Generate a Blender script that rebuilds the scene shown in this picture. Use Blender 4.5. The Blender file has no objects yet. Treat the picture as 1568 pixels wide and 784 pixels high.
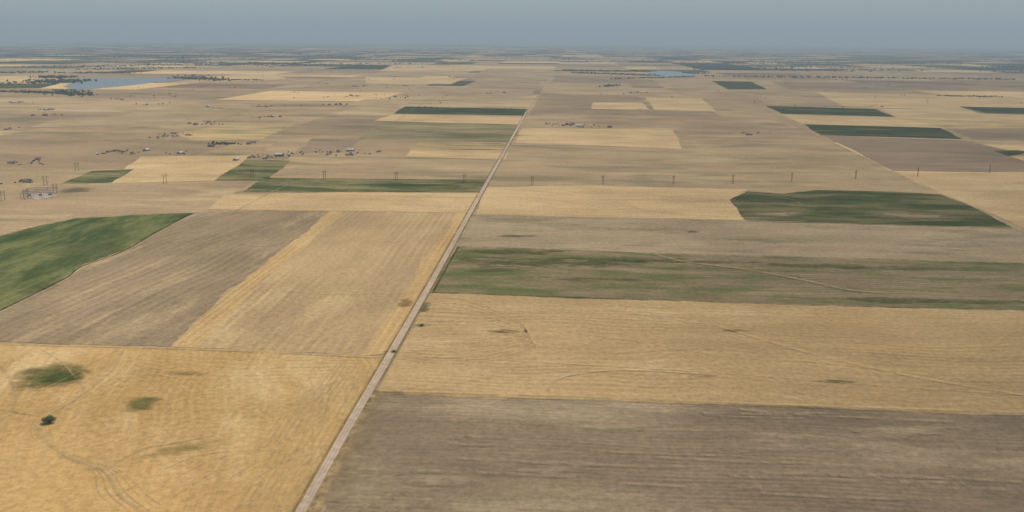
import bpy, bmesh, math, random
from mathutils import Vector, Matrix, Euler
random.seed(7)
sc = bpy.context.scene
sc.view_settings.view_transform='Standard'; sc.view_settings.look='None'; sc.view_settings.exposure=0

# ------------------------------------------------------------ camera
H=300.0; F=1358.0; PITCH=math.atan(330/F); ROLL=math.radians(0.4)
cam=bpy.data.cameras.new('camera'); camo=bpy.data.objects.new('camera',cam)
sc.collection.objects.link(camo); sc.camera=camo
cam.sensor_width=36; cam.lens=36*F/1568; cam.clip_start=1; cam.clip_end=400000
M=Euler((math.pi/2-PITCH,0,0)).to_matrix() @ Matrix.Rotation(ROLL,3,'Z')
camo.matrix_world=Matrix.Translation((0,0,H)) @ M.to_4x4()

def G(x,y):
    """survey: photo measurement -> metres on the ground plane (z=0)"""
    d=M @ Vector((x-784,-(y-392),-F))
    d.normalize()
    if d.z>-0.004: d.z=-0.004
    t=H/-d.z
    return Vector((d.x*t,d.y*t))

# ------------------------------------------------------------ light
K=1.38
EL=math.radians(58); AZ=math.radians(115)
S=Vector((math.sin(AZ)*math.cos(EL),math.cos(AZ)*math.cos(EL),math.sin(EL)))
sun=bpy.data.lights.new('sun','SUN'); sun.energy=4.0; sun.angle=math.radians(0.5); sun.color=(1,0.95,0.86)
so=bpy.data.objects.new('sun',sun); sc.collection.objects.link(so)
so.rotation_euler=S.to_track_quat('Z','Y').to_euler()
w=bpy.data.worlds.new('World'); sc.world=w; w.use_nodes=True
nt=w.node_tree; nt.nodes.clear()
sky=nt.nodes.new('ShaderNodeTexSky'); sky.sky_type='NISHITA'; sky.sun_disc=False
sky.sun_elevation=EL; sky.sun_rotation=AZ; sky.altitude=1500; sky.air_density=1.0; sky.dust_density=2.5; sky.ozone_density=1.5
bg=nt.nodes.new('ShaderNodeBackground'); bg.inputs[1].default_value=0.10
wo=nt.nodes.new('ShaderNodeOutputWorld')
nt.links.new(sky.outputs[0],bg.inputs[0]); nt.links.new(bg.outputs[0],wo.inputs[0])

# ------------------------------------------------------------ materials
def lin(c):
    o=[]
    for v in c:
        v/=255
        v=v/12.92 if v<=0.04045 else ((v+0.055)/1.055)**2.4
        o.append(v/K)
    return (*o,1)

def mk_group():
    g=bpy.data.node_groups.new('field_colour','ShaderNodeTree')
    I=g.interface
    for n in ('A','B','C'): I.new_socket(n,in_out='INPUT',socket_type='NodeSocketColor')
    for n in ('Angle','Spacing','Row','Warp','Patch','PScale','MScale'):
        I.new_socket(n,in_out='INPUT',socket_type='NodeSocketFloat')
    I.new_socket('Color',in_out='OUTPUT',socket_type='NodeSocketColor')
    N=g.nodes; L=g.links
    gi=N.new('NodeGroupInput'); go=N.new('NodeGroupOutput')
    def math_(op,a,b=None,c=None,clamp=False):
        n=N.new('ShaderNodeMath'); n.operation=op; n.use_clamp=clamp
        for i,v in enumerate((a,b,c)):
            if v is None: continue
            if isinstance(v,(int,float)): n.inputs[i].default_value=v
            else: L.new(v,n.inputs[i])
        return n.outputs[0]
    def noise(vec,scale,detail,rough=0.55):
        n=N.new('ShaderNodeTexNoise'); n.inputs['Detail'].default_value=detail; n.inputs['Roughness'].default_value=rough
        L.new(vec,n.inputs['Vector'])
        if isinstance(scale,(int,float)): n.inputs['Scale'].default_value=scale
        else: L.new(scale,n.inputs['Scale'])
        return n.outputs['Fac']
    def rng(v,a,b,c=0,d=1):
        n=N.new('ShaderNodeMapRange'); n.interpolation_type='SMOOTHSTEP'
        L.new(v,n.inputs[0])
        for i,x in zip((1,2,3,4),(a,b,c,d)):
            if isinstance(x,(int,float)): n.inputs[i].default_value=x
            else: L.new(x,n.inputs[i])
        return n.outputs[0]
    def comb(x,y,z=0):
        n=N.new('ShaderNodeCombineXYZ')
        for i,v in enumerate((x,y,z)):
            if isinstance(v,(int,float)): n.inputs[i].default_value=v
            else: L.new(v,n.inputs[i])
        return n.outputs[0]
    def mix(f,a,b):
        n=N.new('ShaderNodeMix'); n.data_type='RGBA'
        L.new(f,n.inputs[0]); L.new(a,n.inputs[6]); L.new(b,n.inputs[7]); return n.outputs[2]
    geo=N.new('ShaderNodeNewGeometry')
    vr=N.new('ShaderNodeVectorRotate'); vr.rotation_type='Z_AXIS'
    L.new(geo.outputs['Position'],vr.inputs['Vector']); L.new(gi.outputs['Angle'],vr.inputs['Angle'])
    sp=N.new('ShaderNodeSeparateXYZ'); L.new(vr.outputs[0],sp.inputs[0])
    x,y=sp.outputs[0],sp.outputs[1]
    wn=noise(vr.outputs[0],0.0045,1.0)
    yw=math_('ADD',y,math_('MULTIPLY',math_('SUBTRACT',wn,0.5),gi.outputs['Warp']))
    v=math_('DIVIDE',yw,gi.outputs['Spacing'])
    reg=math_('SINE',math_('MULTIPLY',v,6.2832))
    reg=rng(reg,-0.3,0.9,-0.5,0.5)
    irr=noise(comb(math_('MULTIPLY',x,0.0025),math_('MULTIPLY',v,1.2)),1.0,4,0.75)
    irr=rng(irr,0.35,0.65,-0.5,0.5)
    fade=rng(noise(comb(math_('MULTIPLY',x,.5),y,2),0.005,5,.65),0.42,0.62,0.1,1.0)
    stripe=math_('ADD',math_('MULTIPLY',math_('MULTIPLY',reg,fade),0.8),math_('MULTIPLY',irr,0.6))
    broad=noise(comb(math_('MULTIPLY',x,0.0012),math_('MULTIPLY',yw,0.018),3.0),1.0,5,0.7)
    broad=rng(broad,0.3,0.7,-0.5,0.5)
    stripe=math_('ADD',stripe,math_('MULTIPLY',broad,0.45))
    mot=rng(noise(comb(math_('MULTIPLY',x,0.6),y,5),gi.outputs['MScale'],8,0.72),0.36,0.64)
    col=mix(mot,gi.outputs['A'],gi.outputs['B'])
    pn=noise(comb(math_('MULTIPLY',x,0.3),yw,9),gi.outputs['PScale'],8,0.72)
    th=math_('SUBTRACT',0.75,math_('MULTIPLY',gi.outputs['Patch'],0.5))
    pm=rng(pn,math_('SUBTRACT',th,0.09),math_('ADD',th,0.09))
    col=mix(pm,col,gi.outputs['C'])
    grain=rng(noise(geo.outputs['Position'],0.16,5,0.85),0.25,0.75,-0.26,0.26)
    wide=rng(noise(geo.outputs['Position'],0.0022,5,.6),0.3,0.7,-0.12,0.12)
    f=math_('ADD',math_('ADD',1.0,math_('MULTIPLY',stripe,gi.outputs['Row'])),math_('ADD',grain,wide))
    vm=N.new('ShaderNodeVectorMath'); vm.operation='SCALE'
    L.new(col,vm.inputs[0]); L.new(f,vm.inputs['Scale'])
    L.new(vm.outputs[0],go.inputs[0])
    return g
GRP=mk_group()
ROADAZ=math.atan((870-784)/F)
ALONG=math.pi/2+ROADAZ      # rows run parallel to the road
ACROSS=ROADAZ               # rows run across
def field_mat(name,A,B=None,C=None,ang=ACROSS,sp=12,row=.15,warp=40,patch=0.,ps=.01,ms=.006):
    m=bpy.data.materials.new(name); m.use_nodes=True
    N=m.node_tree.nodes; L=m.node_tree.links; N.clear()
    g=N.new('ShaderNodeGroup'); g.node_tree=GRP
    B=B or tuple(v*.92 for v in A); C=C or B
    g.inputs['A'].default_value=lin(A); g.inputs['B'].default_value=lin(B); g.inputs['C'].default_value=lin(C)
    for k,v in (('Angle',ang),('Spacing',sp),('Row',row),('Warp',warp),('Patch',patch),('PScale',ps),('MScale',ms)):
        g.inputs[k].default_value=v
    d=N.new('ShaderNodeBsdfDiffuse'); d.inputs['Roughness'].default_value=1
    o=N.new('ShaderNodeOutputMaterial'); L.new(g.outputs[0],d.inputs[0]); L.new(d.outputs[0],o.inputs[0])
    return m
def plain(name,c,rough=.8,var=.15,scale=.5):
    m=bpy.data.materials.new(name); m.use_nodes=True
    N=m.node_tree.nodes; L=m.node_tree.links
    b=N['Principled BSDF']; b.inputs['Roughness'].default_value=rough
    n=N.new('ShaderNodeTexNoise'); n.inputs['Scale'].default_value=scale; n.inputs['Detail'].default_value=4
    t=N.new('ShaderNodeTexCoord'); L.new(t.outputs['Object'],n.inputs['Vector'])
    r=N.new('ShaderNodeValToRGB'); l=lin(c)
    r.color_ramp.elements[0].position=.3; r.color_ramp.elements[1].position=.7
    r.color_ramp.elements[0].color=(*[v*(1-var) for v in l[:3]],1); r.color_ramp.elements[1].color=(*[min(1,v*(1+var)) for v in l[:3]],1)
    L.new(n.outputs['Fac'],r.inputs[0]); L.new(r.outputs[0],b.inputs['Base Color'])
    return m
def soft_mat(name,c,alpha,mode,breakup=.5,nscale=.02,sx=.6,c2=None):
    """soft-edged overlay: mode 'strip' (uv.y across) or 'disc' (uv centred on .5)"""
    m=bpy.data.materials.new(name); m.use_nodes=True
    N=m.node_tree.nodes; L=m.node_tree.links; N.clear()
    def ma(op,a,b=None,clamp=False):
        n=N.new('ShaderNodeMath'); n.operation=op; n.use_clamp=clamp
        for i,v in enumerate((a,b)):
            if v is None: continue
            if isinstance(v,(int,float)): n.inputs[i].default_value=v
            else: L.new(v,n.inputs[i])
        return n.outputs[0]
    uv=N.new('ShaderNodeUVMap'); geo=N.new('ShaderNodeNewGeometry')
    n=N.new('ShaderNodeTexNoise'); n.inputs['Scale'].default_value=nscale; n.inputs['Detail'].default_value=8; n.inputs['Roughness'].default_value=.75
    st=N.new('ShaderNodeVectorMath'); st.operation='MULTIPLY'; st.inputs[1].default_value=(sx if mode=='disc' else 1,1,1)
    L.new(geo.outputs['Position'],st.inputs[0]); L.new(st.outputs[0],n.inputs['Vector'])
    if mode=='strip':
        s=N.new('ShaderNodeSeparateXYZ'); L.new(uv.outputs[0],s.inputs[0])
        prof=ma('SUBTRACT',1,ma('ABSOLUTE',ma('SUBTRACT',ma('MULTIPLY',s.outputs[1],2),1)))
        prof=ma('MULTIPLY',prof,1.6,True)
        nz=ma('ADD',ma('MULTIPLY',ma('SUBTRACT',n.outputs['Fac'],.5),6*breakup),1-.45*breakup,True)
        a=ma('MULTIPLY',prof,nz)
    else:
        v=N.new('ShaderNodeVectorMath'); v.operation='DISTANCE'; L.new(uv.outputs[0],v.inputs[0]); v.inputs[1].default_value=(.5,.5,0)
        rr=ma('MULTIPLY',v.outputs['Value'],2)
        e=ma('ADD',ma('SUBTRACT',.7,rr),ma('MULTIPLY',ma('SUBTRACT',n.outputs['Fac'],.5),7*breakup))
        a0=ma('MULTIPLY',e,1.8,True)
        edge=ma('MULTIPLY',ma('SUBTRACT',1,rr),3,True)
        a=ma('MULTIPLY',a0,edge)
    a=ma('MULTIPLY',a,alpha)
    n2=N.new('ShaderNodeTexNoise'); n2.inputs['Scale'].default_value=.08; n2.inputs['Detail'].default_value=5; n2.inputs['Roughness'].default_value=.75
    L.new(geo.outputs['Position'],n2.inputs['Vector'])
    r=N.new('ShaderNodeValToRGB'); l=lin(c); l2=lin(c2) if c2 else tuple(q*1.25 for q in l)
    r.color_ramp.elements[0].position=.32; r.color_ramp.elements[1].position=.68
    r.color_ramp.elements[0].color=(*[q*.75 for q in l[:3]],1); r.color_ramp.elements[1].color=(*l2[:3],1)
    L.new(n2.outputs['Fac'],r.inputs[0])
    d=N.new('ShaderNodeBsdfDiffuse'); L.new(r.outputs[0],d.inputs[0])
    tr=N.new('ShaderNodeBsdfTransparent'); mx=N.new('ShaderNodeMixShader')
    L.new(a,mx.inputs[0]); L.new(tr.outputs[0],mx.inputs[1]); L.new(d.outputs[0],mx.inputs[2])
    o=N.new('ShaderNodeOutputMaterial'); L.new(mx.outputs[0],o.inputs[0])
    return m

def mesh_obj(name,verts,faces,mats,midx=None,uvs=None,loc=(0,0,0)):
    me=bpy.data.meshes.new(name); me.from_pydata(verts,[],faces)
    for m in (mats if isinstance(mats,list) else [mats]): me.materials.append(m)
    if midx: me.polygons.foreach_set('material_index',midx)
    if uvs:
        l=me.uv_layers.new(name='UVMap'); flat=[]
        for p in me.polygons:
            for vi in p.vertices: flat+=uvs[vi]
        l.data.foreach_set('uv',flat)
    me.update()
    o=bpy.data.objects.new(name,me); o.location=loc; sc.collection.objects.link(o); return o

# ------------------------------------------------------------ ground, patchwork of far farmland
gm=field_mat('dry_pasture',(190,163,122),(170,146,110),(142,130,96),row=.18,sp=25,warp=300,patch=.3,ps=.004,ms=.002)
R=145000
mesh_obj('ground',[(-R,-R,0),(R,-R,0),(R,R,0),(-R,R,0)],[(0,1,2,3)],gm)

ez=Vector((math.sin(ROADAZ),math.cos(ROADAZ))); ex=Vector((math.cos(ROADAZ),-math.sin(ROADAZ)))
O=G(597,545); 
pm=[field_mat('pasture_a',(188,160,120),(168,142,107),(140,126,94),row=.24,sp=22,warp=80,patch=.36,ps=.006,ms=.004),
    field_mat('pasture_b',(172,146,112),(155,132,103),(136,123,95),row=.24,sp=22,warp=80,patch=.36,ps=.006,ms=.004),
    field_mat('pasture_c',(198,170,128),(182,156,118),(148,134,98),row=.22,sp=22,patch=.36,ps=.006,ms=.004),
    field_mat('far_stubble',(230,195,138),(212,178,126),row=.1,ms=.003),
    field_mat('far_fallow',(150,125,100),(136,115,94),row=.1,ms=.003),
    field_mat('far_green',(56,66,42),(66,74,46),row=.1,ms=.004),
    field_mat('far_olive',(116,108,80),(94,94,68),(52,60,46),row=.1,patch=.45,ps=.004,ms=.003),
    field_mat('far_woodland',(48,58,46),(72,74,58),(32,42,34),row=.1,patch=.5,ps=.006,ms=.003)]
V=[];Fc=[];MI=[]
def cell(a0,a1,b0,b1,mi):
    n=len(V)
    for a,b in ((a0,b0),(a1,b0),(a1,b1),(a0,b1)):
        p=O+ex*a+ez*b; V.append((p.x,p.y,.015))
    Fc.append((n,n+1,n+2,n+3)); MI.append(mi)
def pick(a,b):
    r=random.random()
    if b<6200:
        return random.choices([0,1,2,3,4,6],[5,4,4,.4,.3,.3])[0]
    side = a/b
    if b<9000:
        wt=[4,3,4,2,1.5,.6,1,0]
    elif b<16000:
        wt=[2.5,3,3,2.5,2,1.2,1.8,1.4]
        if side<-.25: wt=[1.2,1.6,1,1.4,1.6,2,4,5.5]
        if side>.12: wt=[1,1.5,1,1.6,1.5,2.8,4,5]
    else:
        wt=[1.5,2,1.5,2.6,1,1.5,3.5,4.5]
        if abs(side)>.3: wt=[.6,1,.6,1.6,1,1.5,3.5,6]
    return random.choices(range(8),wt)[0]
Q=805.0
b=1200
while b<90000:
    q=Q if b<30000 else Q*2
    n=int((b*0.75+1500)/q)+1
    for i in range(-n,n):
        a=i*q
        r=random.random()
        if b<6000 and r<.4:
            cell(a,a+q-4,b,b+q-4,pick(a,b))
        elif r<.3 and b<12000: cell(a,a+q-8,b,b+q-8,pick(a,b))
        elif r<.6:
            c=random.uniform(.2,.75)*q
            cell(a,a+q-8,b,b+c,pick(a,b)); cell(a,a+q-8,b+c,b+q-8,pick(a,b))
        elif r<.85 or b>12000:
            c=random.uniform(.25,.75)*q
            cell(a,a+c,b,b+q-8,pick(a,b)); cell(a+c,a+q-8,b,b+q-8,pick(a,b))
    b+=q
mesh_obj('distant_farmland',V,Fc,pm,MI)

# ------------------------------------------------------------ fields
zc=[0.05]
def field(name,pts,mat,jit=1.6):
    W=[G(*p) for p in pts]; out=[]
    n=len(W)
    for i in range(n):
        a,b2=W[i],W[(i+1)%n]; d=b2-a; L=d.length
        k=max(1,min(90,int(L/11))); nrm=Vector((-d.y,d.x)).normalized()
        ph=random.uniform(0,6); am=min(L*.010,4)
        for j in range(k):
            t=j/k
            e=math.sin(math.pi*t)
            out.append(a+d*t+nrm*(random.uniform(-jit,jit)+am*e*math.sin(ph+t*7)))
    zc[0]+=.008
    return mesh_obj(name,[(p.x,p.y,zc[0]) for p in out],[tuple(range(len(out)))],mat)

m_gold_r=field_mat('stubble_contour',(202,170,120),(187,156,109),(213,183,134),sp=10,row=.2,warp=90,patch=.28,ps=.008,ms=.006)
m_gold_l=field_mat('stubble_gold',(206,169,110),(191,154,98),(216,183,130),sp=7,ang=ALONG-.3,row=.12,warp=70,patch=.36,ps=.01,ms=.008)
m_gold_b=field_mat('stubble_block',(198,168,121),(183,155,114),(208,179,129),sp=11,ang=ALONG,row=.17,warp=8,patch=.3,ps=.009,ms=.007)
m_gold_c=field_mat('stubble_edge',(213,179,124),(200,164,111),sp=8,ang=ALONG,row=.22,warp=6,ms=.006)
m_gold_s=field_mat('stubble_pale',(219,187,136),(204,172,124),(190,161,115),sp=16,row=.18,warp=40,patch=.34,ps=.008,ms=.006)
m_br_near=field_mat('fallow_near',(158,137,108),(140,121,96),(184,161,127),sp=6,row=.2,warp=24,patch=.36,ps=.009,ms=.008)
m_br_left=field_mat('fallow_rows',(164,141,109),(146,126,98),(186,161,121),sp=14,ang=ALONG+.12,row=.24,warp=22,patch=.32,ps=.014,ms=.008)
m_weed=field_mat('weedy_fallow',(160,138,105),(144,125,94),(112,114,70),sp=10,row=.28,warp=30,patch=.46,ps=.02,ms=.01)
m_grey=field_mat('grey_fallow',(184,161,125),(168,146,114),(144,130,98),sp=11,row=.2,warp=30,patch=.36,ps=.014,ms=.008)
m_green=field_mat('green_crop',(66,77,46),(84,90,55),(128,118,80),sp=12,row=.4,warp=30,patch=.5,ps=.014,ms=.01)
m_green_l=field_mat('green_crop_left',(66,80,44),(84,94,55),(124,124,78),sp=16,ang=ALONG,row=.2,warp=30,patch=.46,ps=.012,ms=.01)
m_gdark=field_mat('green_dark',(58,69,44),(72,80,52),(104,102,68),row=.25,sp=18,ms=.006,patch=.38)
m_gmix=field_mat('green_mixed',(92,98,62),(74,84,50),(144,132,90),row=.3,sp=16,patch=.5,ps=.016,ms=.01)
m_tan=field_mat('tan_pasture',(194,166,124),(177,151,115),(154,136,102),row=.22,sp=16,patch=.4,ps=.008,ms=.006)
m_brown=field_mat('brown_pasture',(178,151,115),(160,137,106),(194,168,126),row=.22,sp=16,patch=.4,ps=.008,ms=.006)
m_purple=field_mat('ploughed_soil',(164,140,112),(152,130,104),(140,121,97),row=.18,sp=16,patch=.34,ps=.008,ms=.006)
m_olive=field_mat('olive_pasture',(150,136,98),(166,146,109),(118,114,78),row=.24,sp=16,patch=.44,ps=.008,ms=.006)
m_mixg=field_mat('gold_olive',(206,175,123),(188,160,112),(154,141,98),row=.24,sp=16,patch=.42,ps=.008,ms=.006)

# pastures first (lowest)
field('pasture_field',[(765,222),(1060,226),(1255,206),(1365,262),(1440,297),(1380,293),(1145,292),(740,287)],m_tan)
field('pasture_field',[(800,175),(1175,180),(1262,212),(1045,228),(765,221)],m_brown)
field('pasture_field',[(445,240),(762,245),(745,275),(412,272)],m_tan)
field('pasture_field',[(130,285),(390,278),(320,320),(290,328),(-200,332),(-150,290)],m_brown)
field('pasture_field',[(-120,330),(115,328),(0,362),(-300,440)],m_tan)
field('pasture_field',[(430,215),(545,212),(480,238),(388,240)],m_brown)
field('fallow_field',[(478,212),(560,212),(520,232),(450,236)],m_purple)
field('pasture_field',[(590,185),(797,190),(783,218),(548,213)],m_olive)
# right-hand side, near to far
field('fallow_field',[(574,604),(800,611),(1150,621),(1568,637),(2100,655),(2600,1000),(330,1000),(490,790),(540,680)],m_br_near,3)
field('wheat_stubble_field',[(655,447),(900,456),(1250,467),(1568,476),(2000,488),(2200,657),(1568,636),(1000,616),(574,603),(600,560)],m_gold_r)
field('weedy_fallow_field',[(700,378),(1000,388),(1568,404),(1950,416),(2080,490),(1568,475),(1100,463),(662,449),(670,420)],m_weed)
field('fallow_field',[(722,328),(1140,338),(1550,349),(1800,356),(1950,416),(1568,403),(1100,391),(698,378)],m_grey)
field('wheat_stubble_field',[(745,287),(900,284),(1145,290),(1118,306),(1140,337),(1000,334),(728,328)],m_gold_s)
field('green_crop_field',[(1117,306),(1145,293),(1200,297),(1250,291),(1310,292),(1380,294),(1440,298),(1490,317),(1550,348),(1430,346),(1300,342),(1140,337)],m_green)
field('wheat_stubble_field',[(1370,264),(1568,266),(1800,272),(1950,356),(1568,349),(1495,317),(1440,297)],m_gold_s)
field('ploughed_field',[(1262,208),(1478,215),(1600,243),(1600,264),(1368,262)],m_purple)
field('wheat_stubble_field',[(800,196),(1030,198),(1045,228),(920,223),(788,219)],m_gold_s)
field('wheat_stubble_field',[(908,157),(983,157),(995,168),(905,167)],m_gold_s)
field('wheat_stubble_field',[(988,149),(1075,151),(1096,170),(1002,168)],m_gold_s)
field('wheat_stubble_field',[(1150,139),(1250,141),(1290,162),(1172,160)],m_tan)
field('wheat_stubble_field',[(1250,141),(1460,147),(1660,155),(1700,168),(1470,164),(1345,166),(1290,162)],m_gold_s)
field('wheat_stubble_field',[(1345,167),(1470,164),(1500,174),(1640,178),(1700,192),(1568,188),(1380,181)],m_gold_s)
field('wheat_stubble_field',[(1195,175),(1378,181),(1450,197),(1228,190)],m_gold_s)
field('fallow_field',[(1378,181),(1568,188),(1700,192),(1750,200),(1450,196)],m_mixg)
field('green_crop_field',[(1090,124),(1150,125),(1175,137),(1115,137)],m_gdark)
field('green_crop_field',[(1172,162),(1340,167),(1370,179),(1197,174)],m_gdark)
field('green_crop_field',[(1230,190),(1440,196),(1474,213),(1257,207)],m_gdark)
field('green_crop_field',[(1468,163),(1600,166),(1640,176),(1510,173)],m_gdark)
field('ploughed_field',[(1455,198),(1640,202),(1680,217),(1490,214)],m_purple)
field('green_crop_field',[(1520,231),(1556,230),(1580,233),(1545,239)],m_gdark)
field('wheat_stubble_field',[(1545,239),(1650,236),(1700,250),(1580,250)],m_gold_s)
# left-hand side
field('wheat_stubble_field',[(-450,514),(0,526),(300,534),(592,547),(455,784),(330,1000),(-900,1000),(-900,700)],m_gold_l)
field('wheat_stubble_field',[(512,320),(724,325),(597,541),(560,545),(262,531),(330,470),(395,440),(440,390)],m_gold_b)
field('wheat_stubble_strip',[(500,322),(530,321),(460,385),(405,425),(372,462),(300,533),(262,531),(340,455),(392,415)],m_gold_c)
field('wheat_stubble_strip',[(700,325),(724,325),(597,541),(555,545),(622,440)],m_gold_c)
field('fallow_field',[(296,326),(508,321),(395,412),(340,452),(262,531),(0,524),(-85,521),(0,478),(100,425),(185,385),(250,350)],m_br_left,2.4)
field('green_crop_field',[(0,362),(60,346),(115,335),(200,330),(296,326),(270,340),(245,352),(185,385),(120,408),(95,428),(0,476),(-85,521),(-450,508),(-520,490),(-250,420)],m_green_l)
field('wheat_stubble_field',[(345,297),(735,294),(722,326),(318,321)],m_gold_s)
field('green_crop_field',[(405,272),(480,274),(747,275),(738,295),(370,294)],m_gmix)
field('green_crop_field',[(375,245),(445,246),(408,277),(328,277)],m_gmix)
field('wheat_stubble_field',[(215,240),(385,238),(328,277),(165,281)],m_gold_s)
field('green_crop_field',[(140,262),(206,259),(170,280),(92,282)],m_gmix)
field('wheat_stubble_field',[(345,192),(440,194),(400,215),(290,215),(270,205)],m_mixg)
field('green_crop_field',[(620,163),(808,167),(804,177),(603,174)],m_gdark)
field('wheat_stubble_field',[(600,176),(805,179),(799,191),(572,185)],m_gold_s)
field('wheat_stubble_field',[(640,217),(784,221),(775,245),(620,241)],m_mixg)
field('wheat_stubble_field',[(628,231),(778,235),(774,244),(620,240)],m_gold_s)
field('wheat_stubble_field',[(560,152),(640,153),(610,163),(520,161)],m_tan)
field('green_crop_field',[(0,128),(92,128),(62,135),(-120,136)],m_gdark)
field('wheat_stubble_field',[(-60,116),(70,117),(60,127),(-60,127)],m_gold_s)
field('wheat_stubble_field',[(300,118),(420,112),(440,121),(330,126)],m_gold_s)
field('wheat_stubble_field',[(560,118),(715,120),(690,129),(560,128)],m_gold_s)
field('wheat_stubble_field',[(600,100),(750,100),(740,108),(580,109)],m_gold_s)
field('wheat_stubble_field',[(740,108),(860,109),(850,117),(720,118)],m_tan)
field('wheat_stubble_field',[(830,126),(960,127),(970,135),(825,134)],m_tan)
field('fallow_field',[(850,118),(1000,122),(1010,128),(845,125)],m_purple)
field('fallow_field',[(1180,125),(1420,128),(1500,138),(1210,136)],m_purple)
field('fallow_field',[(440,130),(560,131),(540,139),(400,138)],m_brown)
field('fallow_field',[(100,180),(300,176),(270,190),(40,196)],m_brown)
field('fallow_field',[(640,135),(820,137),(812,148),(610,146)],m_brown)

# ------------------------------------------------------------ water
wm=bpy.data.materials.new('lake_water'); wm.use_nodes=True
b_=wm.node_tree.nodes['Principled BSDF']; b_.inputs['Base Color'].default_value=(.20,.235,.24,1); b_.inputs['Roughness'].default_value=.6; b_.inputs['Specular IOR Level'].default_value=.2
wn=wm.node_tree.nodes.new('ShaderNodeTexNoise'); wn.inputs['Scale'].default_value=.05; wn.inputs['Detail'].default_value=4
bp=wm.node_tree.nodes.new('ShaderNodeBump'); bp.inputs['Strength'].default_value=.3; bp.inputs['Distance'].default_value=1
g_=wm.node_tree.nodes.new('ShaderNodeNewGeometry')
wm.node_tree.links.new(g_.outputs['Position'],wn.inputs['Vector']); wm.node_tree.links.new(wn.outputs[0],bp.inputs['Height']); wm.node_tree.links.new(bp.outputs[0],b_.inputs['Normal'])
zc[0]=.7
field('lake_water',[(102,121),(150,119),(215,120),(278,118),(284,122),(235,126),(200,131),(120,138),(97,133),(110,127)],wm,8)
field('lake_water',[(985,112),(1010,108),(1060,111),(1066,115),(1040,118),(1005,118)],wm,8)

# ------------------------------------------------------------ soft overlays: patches and tracks
zo=[.80]
def patch(name,x,y,rx,ry,c,alpha=.9,ang=0,br=.35,ns=.05,sx=.6,c2=None):
    p=G(x,y); vs=[(p.x,p.y)]; uv=[(.5,.5)]; n=28
    for i in range(n):
        a=2*math.pi*i/n; u,v=math.cos(a)*rx,math.sin(a)*ry
        vs.append((p.x+u*math.cos(ang)-v*math.sin(ang),p.y+u*math.sin(ang)+v*math.cos(ang))); uv.append((.5+.5*math.cos(a),.5+.5*math.sin(a)))
    zo[0]+=.004
    return mesh_obj(name,[(q[0],q[1],zo[0]) for q in vs],[(0,i+1,(i+1)%n+1) for i in range(n)],soft_mat(name,c,alpha,'disc',br,ns,sx,c2),uvs=uv)
def smooth(pts,k=8):
    out=[]
    P=[pts[0]]+pts+[pts[-1]]
    for i in range(1,len(P)-2):
        for j in range(k):
            t=j/k; a,b,c,d=P[i-1],P[i],P[i+1],P[i+2]
            out.append(.5*((2*b)+(c-a)*t+(2*a-5*b+4*c-d)*t*t+(3*b-a-3*c+d)*t**3))
    out.append(pts[-1]); return out
def ribbonW(name,W,width,mat,z,off=0,k=24):
    W=smooth(W,k); vs=[];uv=[]
    for i,p in enumerate(W):
        d=(W[min(i+1,len(W)-1)]-W[max(i-1,0)]).normalized(); n=Vector((d.y,-d.x))
        for s in (-.5,.5):
            q=p+n*(off+s*width); vs.append((q.x,q.y,z)); uv.append((i/len(W),s+.5))
    return mesh_obj(name,vs,[(2*i,2*i+1,2*i+3,2*i+2) for i in range(len(W)-1)],mat,uvs=uv)
def ribbon(name,pts,width,mat,z=None,k=8):
    if z is None: zo[0]+=.004; z=zo[0]
    return ribbonW(name,[G(*p) for p in pts],width,mat,z,0,k)
GR=(104,108,58)
patch('grass_patch',78,576,46,52,GR,.95,.3,.24,.04,c2=(140,134,80))
patch('grass_patch',92,580,28,24,(88,96,50),.85,0,.28,.06)
patch('grass_patch',216,620,22,28,(120,116,64),.85,.2,.3,.06,c2=(150,138,84))
patch('grass_patch',285,688,45,14,(156,140,84),.45,.5,.4,.06)
patch('grass_patch',600,602,16,8,(120,110,70),.5,0,.4,.1)
patch('grass_patch',648,472,12,36,(118,110,72),.9,-.15,.25,.08)
patch('grass_patch',645,498,14,8,(106,102,66),.7,0,.35,.1)
patch('grass_patch',598,542,11,12,(88,92,56),.9,0,.4,.12)
patch('grass_patch',770,508,28,9,(138,120,82),.8,0,.35,.08)
patch('grass_patch',1125,507,22,7,(116,108,64),.85,0,.35,.08)
patch('grass_patch',1285,585,30,6,(104,102,62),.85,-.1,.35,.08)
patch('grass_patch',1080,577,24,6,(160,138,92),.5,0,.4,.08)
patch('grass_patch',290,573,26,9,(172,146,90),.6,0,.4,.08)
patch('grass_patch',1060,355,20,16,(112,108,72),.7,0,.4,.05)
patch('grass_patch',790,362,60,14,(106,108,72),.7,0,.45,.03,.3)
patch('grass_patch',620,465,14,26,(160,126,76),.7,0,.4,.06)
patch('bare_soil_patch',1190,328,85,40,(168,145,110),.9,.2,.32,.03,.4)
patch('bare_soil_patch',1390,330,150,60,(148,130,98),.9,0,.32,.03,.4)
patch('bare_soil_patch',1290,322,60,20,(116,110,70),.6,0,.4,.03,.4)
for (x,y,rx,ry,al) in ((830,402,190,44,.75),(790,386,110,24,.85),(960,398,150,28,.6),(1080,402,130,16,.5),(1250,408,150,22,.65),(1400,412,130,20,.5),(1370,460,130,18,.8),(1500,463,120,14,.7),(900,428,160,18,.4),(760,415,70,20,.5)):
    patch('weed_patch',x,y,rx,ry,(88,98,54),al,-.02,.5,.06,.35,(118,116,72))
patch('green_patch',130,385,80,90,(122,126,78),.6,0,.3,.02)
patch('green_patch',60,440,30,40,(108,112,70),.5,0,.4,.03)
patch('green_patch',120,292,60,60,(112,114,80),.6,0,.4,.02,.4)
patch('green_patch',645,284,200,24,(78,92,52),.8,0,.35,.02,.3)
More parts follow.
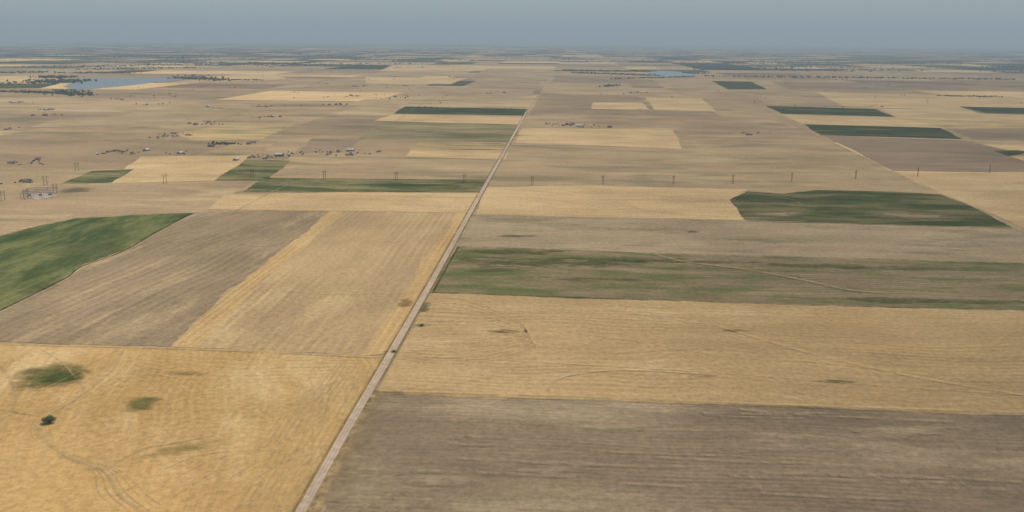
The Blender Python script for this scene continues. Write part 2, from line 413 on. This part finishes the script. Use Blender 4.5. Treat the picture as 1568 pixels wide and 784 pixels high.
patch('green_patch',680,205,420,160,(122,116,80),.5,0,.4,.006,.4)
patch('green_patch',725,229,180,26,(98,108,66),.8,0,.4,.012,.3)
LT=(222,190,138)
t_l=soft_mat('track_light',LT,.6,'strip',.6,.03)
t_l2=soft_mat('track_faint',LT,.42,'strip',.8,.03)
t_l3=soft_mat('track_fainter',LT,.28,'strip',.9,.03)
t_d=soft_mat('track_dark',(138,118,86),.5,'strip',.7,.03)
t_g=soft_mat('verge_green',(96,100,64),.75,'strip',.9,.03)
t_o=soft_mat('track_ochre',(174,138,88),.28,'strip',.9,.03)
# left near field tracks
for off in (0,13,-15,-30,28,42):
    ribbon('farm_track',[(190+off,536),(170+off,570),(120+off*.6,610),(70+off*.4,640),(62+off*.4,668),(105+off*.4,700),(160+off*.6,722),(185+off,760),(240+off,800)],1.8 if off else 4,t_l if not off else (t_l2 if abs(off)<20 else t_l3))
ribbon('farm_track',[(185,536),(150,552),(112,575),(60,600)],2.5,t_l2)
ribbon('farm_track',[(60,534),(90,552),(112,575),(128,600),(90,628),(60,645)],3,t_l2)
ribbon('farm_track',[(160,722),(215,690),(262,680),(330,668)],5,t_l2)
ribbon('farm_track',[(0,628),(60,640)],2,t_d)
ribbon('farm_track',[(0,560),(25,600),(10,640),(-60,670)],4,t_l2)
for i in range(8):
    ribbon('swath_line',[(395+i*14,690-i*5),(430+i*11,640-i*5),(470+i*8,600-i*3)],2.0,t_l)
for i in range(7):
    ribbon('swath_line',[(180+i*40,760+i*3),(300+i*32,700+i*3),(420+i*20,690)],1.8,t_l2)
for i in range(8):
    ribbon('swath_line',[(570-i*8,560),(512-i*10,660),(434-i*12,800)],2.0,t_l)
for i in range(6):
    ribbon('swath_line',[(250-i*10,545+i*4),(400-i*20,552+i*6),(560-i*6,552+i*5)],1.6,t_l2)
ribbon('stubble_band',[(-300,517),(0,528),(300,536),(590,549)],7,t_l)
ribbon('stubble_band',[(0,526),(262,533)],2.5,t_d)
# right gold field
ribbon('farm_track',[(603,546),(760,552),(900,560),(1100,572),(1300,588),(1568,606)],3.5,t_l2)
ribbon('farm_track',[(1100,500),(1180,525),(1280,552),(1420,582),(1568,606)],7,t_l2)
ribbon('farm_track',[(840,600),(855,582),(890,573),(960,568),(1100,575)],5,t_l)
ribbon('farm_track',[(640,556),(800,508),(950,520),(1100,545),(1250,556),(1420,575)],4,t_l3)
ribbon('farm_track',[(900,470),(1000,485),(1100,500)],4,t_l3)
for i in range(12):
    s=i*6.5
    ribbon('contour_swath',[(655-s*.2,462+s*.95),(700+s*.2,458+s*1.05),(750+s*.4,474+s*.75),(800+s*.3,496+s*.5),(790-s*.1,516+s*.45),(700,530+s*.38),(625-s*.1,530+s*.3)],2.6,t_l2 if i%2 else t_o)
ribbon('field_edge',[(577,600),(900,609),(1200,621),(1568,633)],6,t_l2)
ribbon('field_edge',[(577,604),(900,614),(1200,624),(1568,638)],3,t_d)
ribbon('field_edge',[(655,448),(900,457),(1250,468),(1568,477)],4,soft_mat('edge_weeds',(96,98,62),.75,'strip',.8,.03))
ribbon('field_edge',[(700,378),(1000,388),(1568,404)],5,t_g)
ribbon('field_edge',[(702,379),(690,400),(664,447)],4,soft_mat('edge_shrubs',(84,86,56),.85,'strip',.6,.04))
ribbon('farm_track',[(1000,390),(1050,402),(1130,412),(1220,428),(1300,445),(1360,450)],10,soft_mat('track_tan',(178,154,118),.65,'strip',.6,.03))
ribbon('farm_track',[(715,330),(1140,339),(1550,350)],4,t_l)
ribbon('farm_track',[(740,365),(850,372),(1000,377)],4,t_l3)
for pts in ([(760,290),(850,296),(950,312),(1000,325),(1120,333)],[(850,286),(960,293),(1040,305),(1115,308)],[(745,300),(840,306),(920,318)]):
    ribbon('farm_track',pts,5,t_o)
ribbon('farm_track',[(1150,296),(1210,306),(1228,314)],6,soft_mat('track_tan_faint',(170,148,110),.5,'strip',.6,.03))
ribbon('field_edge',[(1117,306),(1145,292),(1200,296),(1250,290),(1380,293),(1440,297)],5,t_l)
ribbon('field_edge',[(1143,339),(1430,347),(1550,350)],5,soft_mat('edge_dark',(76,78,50),.8,'strip',.5,.03))
ribbon('field_edge',[(1,476),(98,428),(125,409),(187,386),(247,352),(296,327)],3,soft_mat('edge_green',(64,74,42),.9,'strip',.3,.03))
ribbon('field_edge',[(3,479),(101,430),(128,411),(190,388),(250,354)],3,t_l)
ribbon('field_edge',[(-100,400),(0,362),(60,346),(115,334),(200,329),(296,326)],6,t_l)
ribbon('field_edge',[(370,294),(738,296)],5,t_d)
ribbon('field_edge',[(320,322),(722,327)],4,t_d)
ribbon('field_edge',[(745,276),(405,273)],7,t_g)
ribbon('field_edge',[(604,175),(804,178)],10,t_d)
ribbon('farm_track',[(370,444),(440,447),(520,452),(640,449)],3,t_l2)
ribbon('farm_track',[(268,352),(330,362),(400,378),(470,360)],5,t_l2)
ribbon('farm_track',[(505,324),(440,342),(350,350),(280,345)],4,t_l3)
# ragged headland of the near fallow along the road verge
ribbon('stubble_headland',[(572,598),(535,680),(478,784),(380,960)],15,soft_mat('headland',(190,160,112),.95,'strip',.75,.05))
ribbon('stubble_headland',[(580,600),(550,680),(500,784),(410,960)],22,soft_mat('headland_faint',(176,150,112),.55,'strip',1.0,.03))
m_st=soft_mat('fallow_streak',(186,163,128),.4,'strip',1.0,.04)
for i in range(14):
    y=random.uniform(625,760); x=random.uniform(560,1450); l=random.uniform(120,420)
    ribbon('swath_line',[(x,y),(x+l*.5,y+l*.018+random.uniform(-4,4)),(x+l,y+l*.036)],random.uniform(4,9),m_st)
for (x,y,rx,ry) in ((740,672,40,20),(960,655,60,18),(1180,690,70,14),(860,720,46,16),(1380,665,70,16),(690,740,30,22)):
    patch('pale_soil_patch',x,y,rx,ry,(188,165,131),.6,.1,.5,.04,.3)

# ------------------------------------------------------------ roads
gr=field_mat('gravel',(206,182,156),(194,170,144),(178,156,128),ang=ALONG,sp=2.2,row=.14,warp=.4,patch=.2,ps=.05,ms=.05)
RP=[(300,1080),(462,784),(528,665),(597,545),(668,420),(740,290),(775,228),(806,172)]
g0=[G(*p) for p in RP]
ribbonW('road_verge',g0,16,soft_mat('road_verge',(184,158,108),.85,'strip',.6,.04),1.20)
dv=soft_mat('ditch_grass',(126,114,80),.6,'strip',.9,.04)
ribbonW('ditch_grass',g0,2.0,dv,1.24,5.2)
ribbonW('ditch_grass',g0,1.6,dv,1.24,-5.0)
ribbonW('gravel_road',g0,6.8,gr,1.30)
wt=soft_mat('wheel_track',(220,198,174),.5,'strip',.4,.05)
ribbonW('wheel_track',g0,1.0,wt,1.33,1.2)
ribbonW('wheel_track',g0,1.0,wt,1.33,-1.2)
soft_rd=soft_mat('far_road',(200,174,136),.6,'strip',.7,.01)
ribbonW('gravel_road',[G(*q) for q in [(806,172),(822,150),(836,124)]],5,soft_rd,1.27,k=6)
ribbonW('dirt_track',[G(*q) for q in [(1600,374),(1490,318),(1367,262),(1250,208),(1190,178),(1120,142)]],4,soft_rd,1.28,k=6)
for p in ([(520,262),(440,284),(350,330)],[(160,252),(300,200),(450,140),(520,118)],[(770,246),(1000,252),(1360,262)],[(805,180),(1160,184)],[(0,232),(200,228),(380,231)],[(1075,232),(1250,262)],[(540,238),(620,176),(680,140)]):
    ribbonW('dirt_track',[G(*q) for q in p],5,soft_rd,1.26,k=6)

# ------------------------------------------------------------ trees
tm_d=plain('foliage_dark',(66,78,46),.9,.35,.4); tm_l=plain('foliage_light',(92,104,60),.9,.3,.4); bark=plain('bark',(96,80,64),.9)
def near_tree(name,x,y,hh=8.5,rad=5.5,nl=5200):
    vs=[];fs=[];mi=[]
    rnd=random.Random(3)
    def tube(a,b,r0,r1,n=7):
        a=Vector(a);b=Vector(b);d=(b-a).normalized();u=d.orthogonal().normalized();v=d.cross(u);k=len(vs)
        for q,r in ((a,r0),(b,r1)):
            for i in range(n):
                an=2*math.pi*i/n; vs.append(tuple(q+u*math.cos(an)*r+v*math.sin(an)*r))
        for i in range(n): fs.append((k+i,k+(i+1)%n,k+n+(i+1)%n,k+n+i)); mi.append(0)
    tube((0,0,-.5),(.2,.1,2.4),.45,.32)
    clumps=[]
    for i in range(13):
        an=i*2.4+rnd.uniform(-.3,.3); rr=rnd.uniform(.25,.75)*rad; zz=rnd.uniform(.38,.85)*hh
        if rr>.6*rad: zz=min(zz,.62*hh)
        e=(math.cos(an)*rr,math.sin(an)*rr,zz); clumps.append((e,rnd.uniform(1.3,2.3)))
        mid=(e[0]*.45,e[1]*.45,2.4+(zz-2.4)*.55)
        tube((.2,.1,2.2),mid,.2,.13,5); tube(mid,e,.13,.04,5)
    for i in range(nl):
        c,r=rnd.choice(clumps)
        d=Vector((rnd.gauss(0,1),rnd.gauss(0,1),rnd.gauss(0,.8))); d=d.normalized()*r*rnd.uniform(.4,1.08)
        p=Vector(c)+d
        if p.z<1.0: continue
        u=Vector((rnd.gauss(0,1),rnd.gauss(0,1),rnd.gauss(0,.5))).normalized(); v=(u.orthogonal()+Vector((0,0,.1))).normalized(); s=rnd.uniform(.12,.26)
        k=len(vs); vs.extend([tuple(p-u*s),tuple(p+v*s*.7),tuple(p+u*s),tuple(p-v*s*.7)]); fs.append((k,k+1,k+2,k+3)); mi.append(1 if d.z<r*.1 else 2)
    g=G(x,y); return mesh_obj(name,vs,fs,[bark,tm_d,tm_l],mi,loc=(g.x,g.y,.1))
near_tree('cottonwood_tree',76,650,7.5,5.0)
near_tree('shrub',603,541,2.4,2.2,1500)
near_tree('shrub',646,500,2.0,2.2,1200)

ico=bmesh.new(); bmesh.ops.create_icosphere(ico,subdivisions=1,radius=1); IV=[v.co.copy() for v in ico.verts]; IF=[tuple(v.index for v in f.verts) for f in ico.faces]; ico.free()
TV=[];TF=[];TM=[]
def crown(x,y,r,h):
    m=random.randint(0,1)
    n=2 if r<9 else 1
    for _ in range(n):
        k=len(TV); ox,oy=random.uniform(-.5,.5)*r,random.uniform(-.5,.5)*r; s=random.uniform(.6,1)
        for v in IV:
            j=random.uniform(.7,1.25)
            TV.append((x+ox+v.x*r*s*j,y+oy+v.y*r*s*j,h*.55+v.z*h*.5*s*j))
        TF.extend([tuple(a+k for a in f) for f in IF]); TM.extend([m if random.random()<.7 else 1-m for _ in IF])
def grove(x0,y0,x1,y1,n,wid=30,r=6,h=10):
    a=G(x0,y0); b2=G(x1,y1)
    for i in range(n):
        t=random.random(); p=a+(b2-a)*t
        q=p+Vector((random.gauss(0,wid),random.gauss(0,wid)))
        crown(q.x,q.y,r*random.uniform(.5,1.3),h*random.uniform(.5,1.3))
grove(68,128,104,124,190,110,12,16); grove(75,119,98,119,110,70,12,16); grove(40,141,130,145,170,35,9,8); grove(90,138,130,147,110,50,9,9)
grove(275,120,330,122,140,60,10,12); grove(290,116,340,125,60,70,10,12); grove(340,123,400,123,50,30,8,9); grove(100,112,200,112,130,60,10,12)
grove(0,140,40,142,60,30,8,8); grove(0,112,70,111,110,60,10,12); grove(130,107,300,104,160,80,11,12)
grove(865,108,990,110,260,60,12,12); grove(890,112,1000,116,190,50,10,12); grove(1050,112,1075,113,60,50,10,13); grove(940,121,1060,118,140,25,8,10); grove(925,133,942,131,45,20,8,9)
grove(1080,117,1560,122,260,70,10,12); grove(1070,106,1400,108,240,90,12,12)
grove(1440,147,1525,149,70,18,6,7); grove(380,100,560,99,150,70,11,11); grove(20,104,420,98,260,120,12,12)
homes=[(70,168,3),(78,176,2),(50,248,2),(28,280,2),(36,251,1),(188,234,3),(205,232,2),(255,210,3),(268,207,2),(320,190,3),(312,188,1),(345,222,2),(368,221,3),(400,180,3),(415,178,1),(405,163,3),(395,242,2),(418,239,2),(440,236,1),(505,234,3),(530,235,1),(553,236,2),(520,160,3),(525,148,2),(600,150,2),(612,148,1),(850,190,2),(870,192,3),(890,193,3),(915,194,1),(968,143,2),(985,142,1),(1165,205,1),(1140,205,1),(560,132,2),(620,131,2),(700,118,2),(520,98,1),(470,105,1),(230,160,1),(330,165,1),(24,197,1),(1200,128,1),(1290,122,2),(1350,130,1),(760,143,1),(275,236,1),(30,157,2),(180,152,1),(260,148,1)]
for x,y,n in homes:
    grove(x-9,y+.3,x+9,y+.3,2+2*n,22 if y>170 else 30,3.0 if y>160 else 5,4.2 if y>160 else 6)
grove(325,221,352,220,26,12,4,5); grove(625,165,665,166,16,14,5,6); grove(415,241,465,234,10,14,4,5); grove(665,166,800,168,10,8,4,5)
# shelterbelts and river woods toward the horizon
for i in range(600):
    b=random.uniform(9000,60000); a=random.uniform(-.62,.62)*b
    side=a/b
    if abs(side+.02)<.14 and b<14000 and random.random()<.6: continue
    p=O+ex*a+ez*b; l=random.uniform(200,1400)*(1+b/15000); n=int(14+b/1100)
    hor=random.random()<.85
    for j in range(n):
        s=random.uniform(-.5,.5)*l
        q=p+(ex if hor else ez)*s+Vector((random.gauss(0,25),random.gauss(0,40)))
        crown(q.x,q.y,random.uniform(8,15)*(1+b/26000),random.uniform(7,13))
for i in range(230):
    b=random.uniform(3200,9000); a=random.uniform(-.62,.62)*b
    if a/b>-.1 and random.random()<.7: continue
    p=O+ex*a+ez*b
    for j in range(random.randint(1,3)):
        crown(p.x+random.gauss(0,25),p.y+random.gauss(0,25),random.uniform(2,4.5),random.uniform(3,5.5))
mesh_obj('distant_trees',TV,TF,[plain('wood_dark',(44,54,38),.95,.3,.01),plain('wood_mid',(58,68,46),.95,.3,.01)],TM)

# ------------------------------------------------------------ farm buildings
wallw=plain('painted_siding',(186,180,168),.7,.08); wallb=plain('tan_siding',(156,142,122),.7,.1); walld=plain('steel_siding',(140,142,140),.5,.08)
roofd=plain('shingle_roof',(112,102,92),.8,.15); roofr=plain('rust_roof',(134,106,88),.8,.15); roofm=plain('metal_roof',(200,198,192),.5,.05); glass=plain('window_glass',(40,48,56),.2,.05); doorm=plain('door_paint',(96,70,54),.6)
def house_mesh(L,W,Hh,ov,rise,mats,garage=False,big_door=False):
    bm=bmesh.new()
    def box(x0,x1,y0,y1,z0,z1,mi):
        c=[bm.verts.new(v) for v in ((x0,y0,z0),(x1,y0,z0),(x1,y1,z0),(x0,y1,z0),(x0,y0,z1),(x1,y0,z1),(x1,y1,z1),(x0,y1,z1))]
        for f in ((0,1,5,4),(1,2,6,5),(2,3,7,6),(3,0,4,7),(4,5,6,7),(3,2,1,0)):
            bm.faces.new([c[i] for i in f]).material_index=mi
    def gable(x0,x1,y0,y1,z,mi,r):
        ym=(y0+y1)/2
        a=[bm.verts.new(v) for v in ((x0+.3,y0+ov,z),(x0+.3,y1-ov,z),(x0+.3,ym,z+r-.1),(x1-.3,y0+ov,z),(x1-.3,y1-ov,z),(x1-.3,ym,z+r-.1))]
        bm.faces.new([a[0],a[2],a[1]]).material_index=0; bm.faces.new([a[3],a[4],a[5]]).material_index=0
        p=[bm.verts.new(v) for v in ((x0-ov,y0-.2,z-.15),(x1+ov,y0-.2,z-.15),(x1+ov,ym,z+r),(x0-ov,ym,z+r),(x0-ov,y1+.2,z-.15),(x1+ov,y1+.2,z-.15))]
        bm.faces.new([p[0],p[1],p[2],p[3]]).material_index=1; bm.faces.new([p[3],p[2],p[5],p[4]]).material_index=1
    box(-L/2,L/2,-W/2,W/2,-.3,Hh,0); gable(-L/2,L/2,-W/2,W/2,Hh,1,rise)
    if big_door:
        box(-2.5,2.5,-W/2-.08,-W/2-.002,0,Hh*.8,3); box(L/2+.002,L/2+.08,-2,2,0,Hh*.8,3)
    else:
        for s in (-1,1):
            yy=s*(W/2+.03)
            for xx in (-.36,-.15,.2,.38): box(xx*L-.6,xx*L+.6,min(yy,s*(W/2+.003)),max(yy,s*(W/2+.003)),1,2.2,2)
            box(-.4,.6,min(yy,s*(W/2+.003)),max(yy,s*(W/2+.003)),0,2.1,3)
        box(L*.25,L*.25+.7,-.35,.35,Hh+rise*.5,Hh+rise+.8,3)
    if garage:
        box(L/2+.003,L/2+7,-W/2-1,W/2-2,-.3,Hh-.3,0); gable(L/2+.4,L/2+7,-W/2-1,W/2-2,Hh-.3,1,rise*.8); box(L/2+1.4,L/2+5.6,-W/2-1.06,-W/2-1.003,0,2.3,2)
    me=bpy.data.meshes.new('building'); bm.to_mesh(me); bm.free()
    for m in mats: me.materials.append(m)
    return me
HM=[('farmhouse',house_mesh(14,8.5,3,.5,2.2,[wallw,roofd,glass,doorm],True)),
    ('farmhouse',house_mesh(12,8,4.6,.5,2.4,[wallb,roofr,glass,doorm])),
    ('farmhouse',house_mesh(14,8.5,2.8,.5,1.8,[wallb,roofd,glass,doorm],True)),
    ('metal_barn',house_mesh(20,11,4.4,.5,2.2,[walld,roofm,glass,doorm],False,True)),
    ('barn',house_mesh(16,10,4.6,.5,3,[plain('red_siding',(130,92,78),.8),roofd,glass,doorm],False,True)),
    ('shed',house_mesh(8,5,2.6,.3,1.2,[wallw,roofm,glass,doorm],False,True))]
for x,y,n in homes:
    g=G(x,y)
    for i in range(n):
        nm,me=random.choice(HM)
        o=bpy.data.objects.new(nm,me); sc.collection.objects.link(o)
        sp_=50 if y>150 else 80
        o.location=(g.x+random.uniform(-1,1)*sp_,g.y+random.uniform(-1,1)*sp_*1.2,.2)
        o.rotation_euler=(0,0,random.choice([0,math.pi/2])-ROADAZ+random.uniform(-.1,.1))

# ------------------------------------------------------------ power line
wood=plain('treated_wood',(74,64,56),.9,.2)
steel=plain('galvanised_steel',(120,122,124),.5,.1)
def pylon_mesh(hh=21,sp=6.5):
    bm=bmesh.new()
    def beam(a,b,r):
        a=Vector(a);b=Vector(b);d=b-a
        res=bmesh.ops.create_cone(bm,cap_ends=True,segments=8,radius1=r,radius2=r*.75,depth=d.length)
        q=d.to_track_quat('Z','Y').to_matrix().to_4x4(); q.translation=(a+b)/2
        bmesh.ops.transform(bm,matrix=q,verts=res['verts'])
    for s in (-1,1): beam((s*sp/2,0,-1),(s*sp/2,0,hh),.42)
    beam((-sp,0,hh-3.2),(sp,0,hh-3.2),.3)
    beam((-sp/2,.3,hh-4),(sp/2,.3,hh-11),.14); beam((sp/2,-.3,hh-4),(-sp/2,-.3,hh-11),.14)
    for s in (-1,1): beam((s*sp/2,.3,hh-6),(s*sp,.3,hh-3.2),.12)
    for x in (-sp+.2,0,sp-.2):
        beam((x,0,hh-3.3),(x,0,hh-5.6),.12)
        for j in range(4):
            r=bmesh.ops.create_cone(bm,cap_ends=True,segments=8,radius1=.26,radius2=.12,depth=.18); bmesh.ops.translate(bm,vec=(x,0,hh-3.9-j*.4),verts=r['verts'])
    me=bpy.data.meshes.new('pylon'); bm.to_mesh(me); bm.free(); me.materials.append(wood); return me
PM=pylon_mesh(); 
def line(pts,ang):
    P=[]
    for x,y in pts:
        o=bpy.data.objects.new('transmission_pylon',PM); sc.collection.objects.link(o); g=G(x,y); o.location=(g.x,g.y,.1); o.rotation_euler=(0,0,ang); P.append(g)
    vs=[];fs=[]
    c,s=math.cos(ang),math.sin(ang)
    for a,b2 in zip(P,P[1:]):
        for off in (-6.3,0,6.3):
            for j in range(13):
                t=j/12; p=a+(b2-a)*t+Vector((c,s))*off; z=15.4-5*4*t*(1-t)
                k=len(vs); vs.extend([(p.x,p.y,z-.03),(p.x,p.y,z+.03),(p.x+.03,p.y-.05,z)])
                if j:
                    for u in range(3): fs.append((k-3+u,k-3+(u+1)%3,k+(u+1)%3,k+u))
    mesh_obj('power_line_wires',vs,fs,steel)
line([(497,275),(607,277),(711,280),(815,284),(923,283),(1031,283),(1122,281),(1212,278),(1310,274),(1405,270),(1515,265)],1.0)
line([(5,308),(85,296),(253,281),(386,272),(497,275)],1.0)
line([(40,306),(70,284),(118,262)],.9)
for x,y in ((1155,160),(1217,166),(1290,170),(1340,152),(1420,158),(1500,152)):
    o=bpy.data.objects.new('transmission_pylon',PM); sc.collection.objects.link(o); g=G(x,y); o.location=(g.x,g.y,.1); o.rotation_euler=(0,0,.4)

# substation
zc[0]=.74
field('gravel_pad',[(36,299),(68,295),(90,300),(56,307)],field_mat('pad',(186,172,156),(172,158,142),row=.05,ms=.03),.3)
def substation():
    bm=bmesh.new()
    def bx(x0,x1,y0,y1,z0,z1):
        r=bmesh.ops.create_cube(bm,size=1); bmesh.ops.scale(bm,vec=(x1-x0,y1-y0,z1-z0),verts=r['verts']); bmesh.ops.translate(bm,vec=((x0+x1)/2,(y0+y1)/2,(z0+z1)/2),verts=r['verts'])
    for yy in (-30,-10,12,32):
        for xx in (-28,-10,8,26): bx(xx-.25,xx+.25,yy-.25,yy+.25,-.2,11)
        bx(-28.2,26.2,yy-.35,yy+.35,10.2,10.9)
    for xx in (-19,0,17):
        bx(xx-2,xx+2,-2,2,.2,3.4); bx(xx-2.8,xx-2.05,-1.6,1.6,.5,3); bx(xx+2.05,xx+2.8,-1.6,1.6,.5,3)
        for k in (-1,0,1): bx(xx+k-.15,xx+k+.15,-.15,.15,3.4,5.2)
    me=bpy.data.meshes.new('electrical_substation'); bm.to_mesh(me); bm.free(); me.materials.append(steel)
    o=bpy.data.objects.new('electrical_substation',me); sc.collection.objects.link(o); g=G(62,300); o.location=(g.x,g.y,.8); o.rotation_euler=(0,0,.3)
substation()

# ------------------------------------------------------------ haze layer (real scattering air)
hz=bpy.data.materials.new('haze_air'); hz.use_nodes=True
N=hz.node_tree.nodes; L=hz.node_tree.links; N.clear()
D=4.8e-5; HC=(.70,.83,.87,1)
vs_=N.new('ShaderNodeVolumeScatter'); vs_.inputs['Color'].default_value=HC; vs_.inputs['Density'].default_value=D
va=N.new('ShaderNodeVolumeAbsorption'); va.inputs['Color'].default_value=HC; va.inputs['Density'].default_value=D
ad=N.new('ShaderNodeAddShader'); o=N.new('ShaderNodeOutputMaterial')
L.new(vs_.outputs[0],ad.inputs[0]); L.new(va.outputs[0],ad.inputs[1]); L.new(ad.outputs[0],o.inputs['Volume'])
B=150000; z0,z1=-60,1500
mesh_obj('haze',[(x,y,z) for z in (z0,z1) for x,y in ((-B,-B),(B,-B),(B,B),(-B,B))],[(3,2,1,0),(4,5,6,7),(0,1,5,4),(1,2,6,5),(2,3,7,6),(3,0,4,7)],hz)
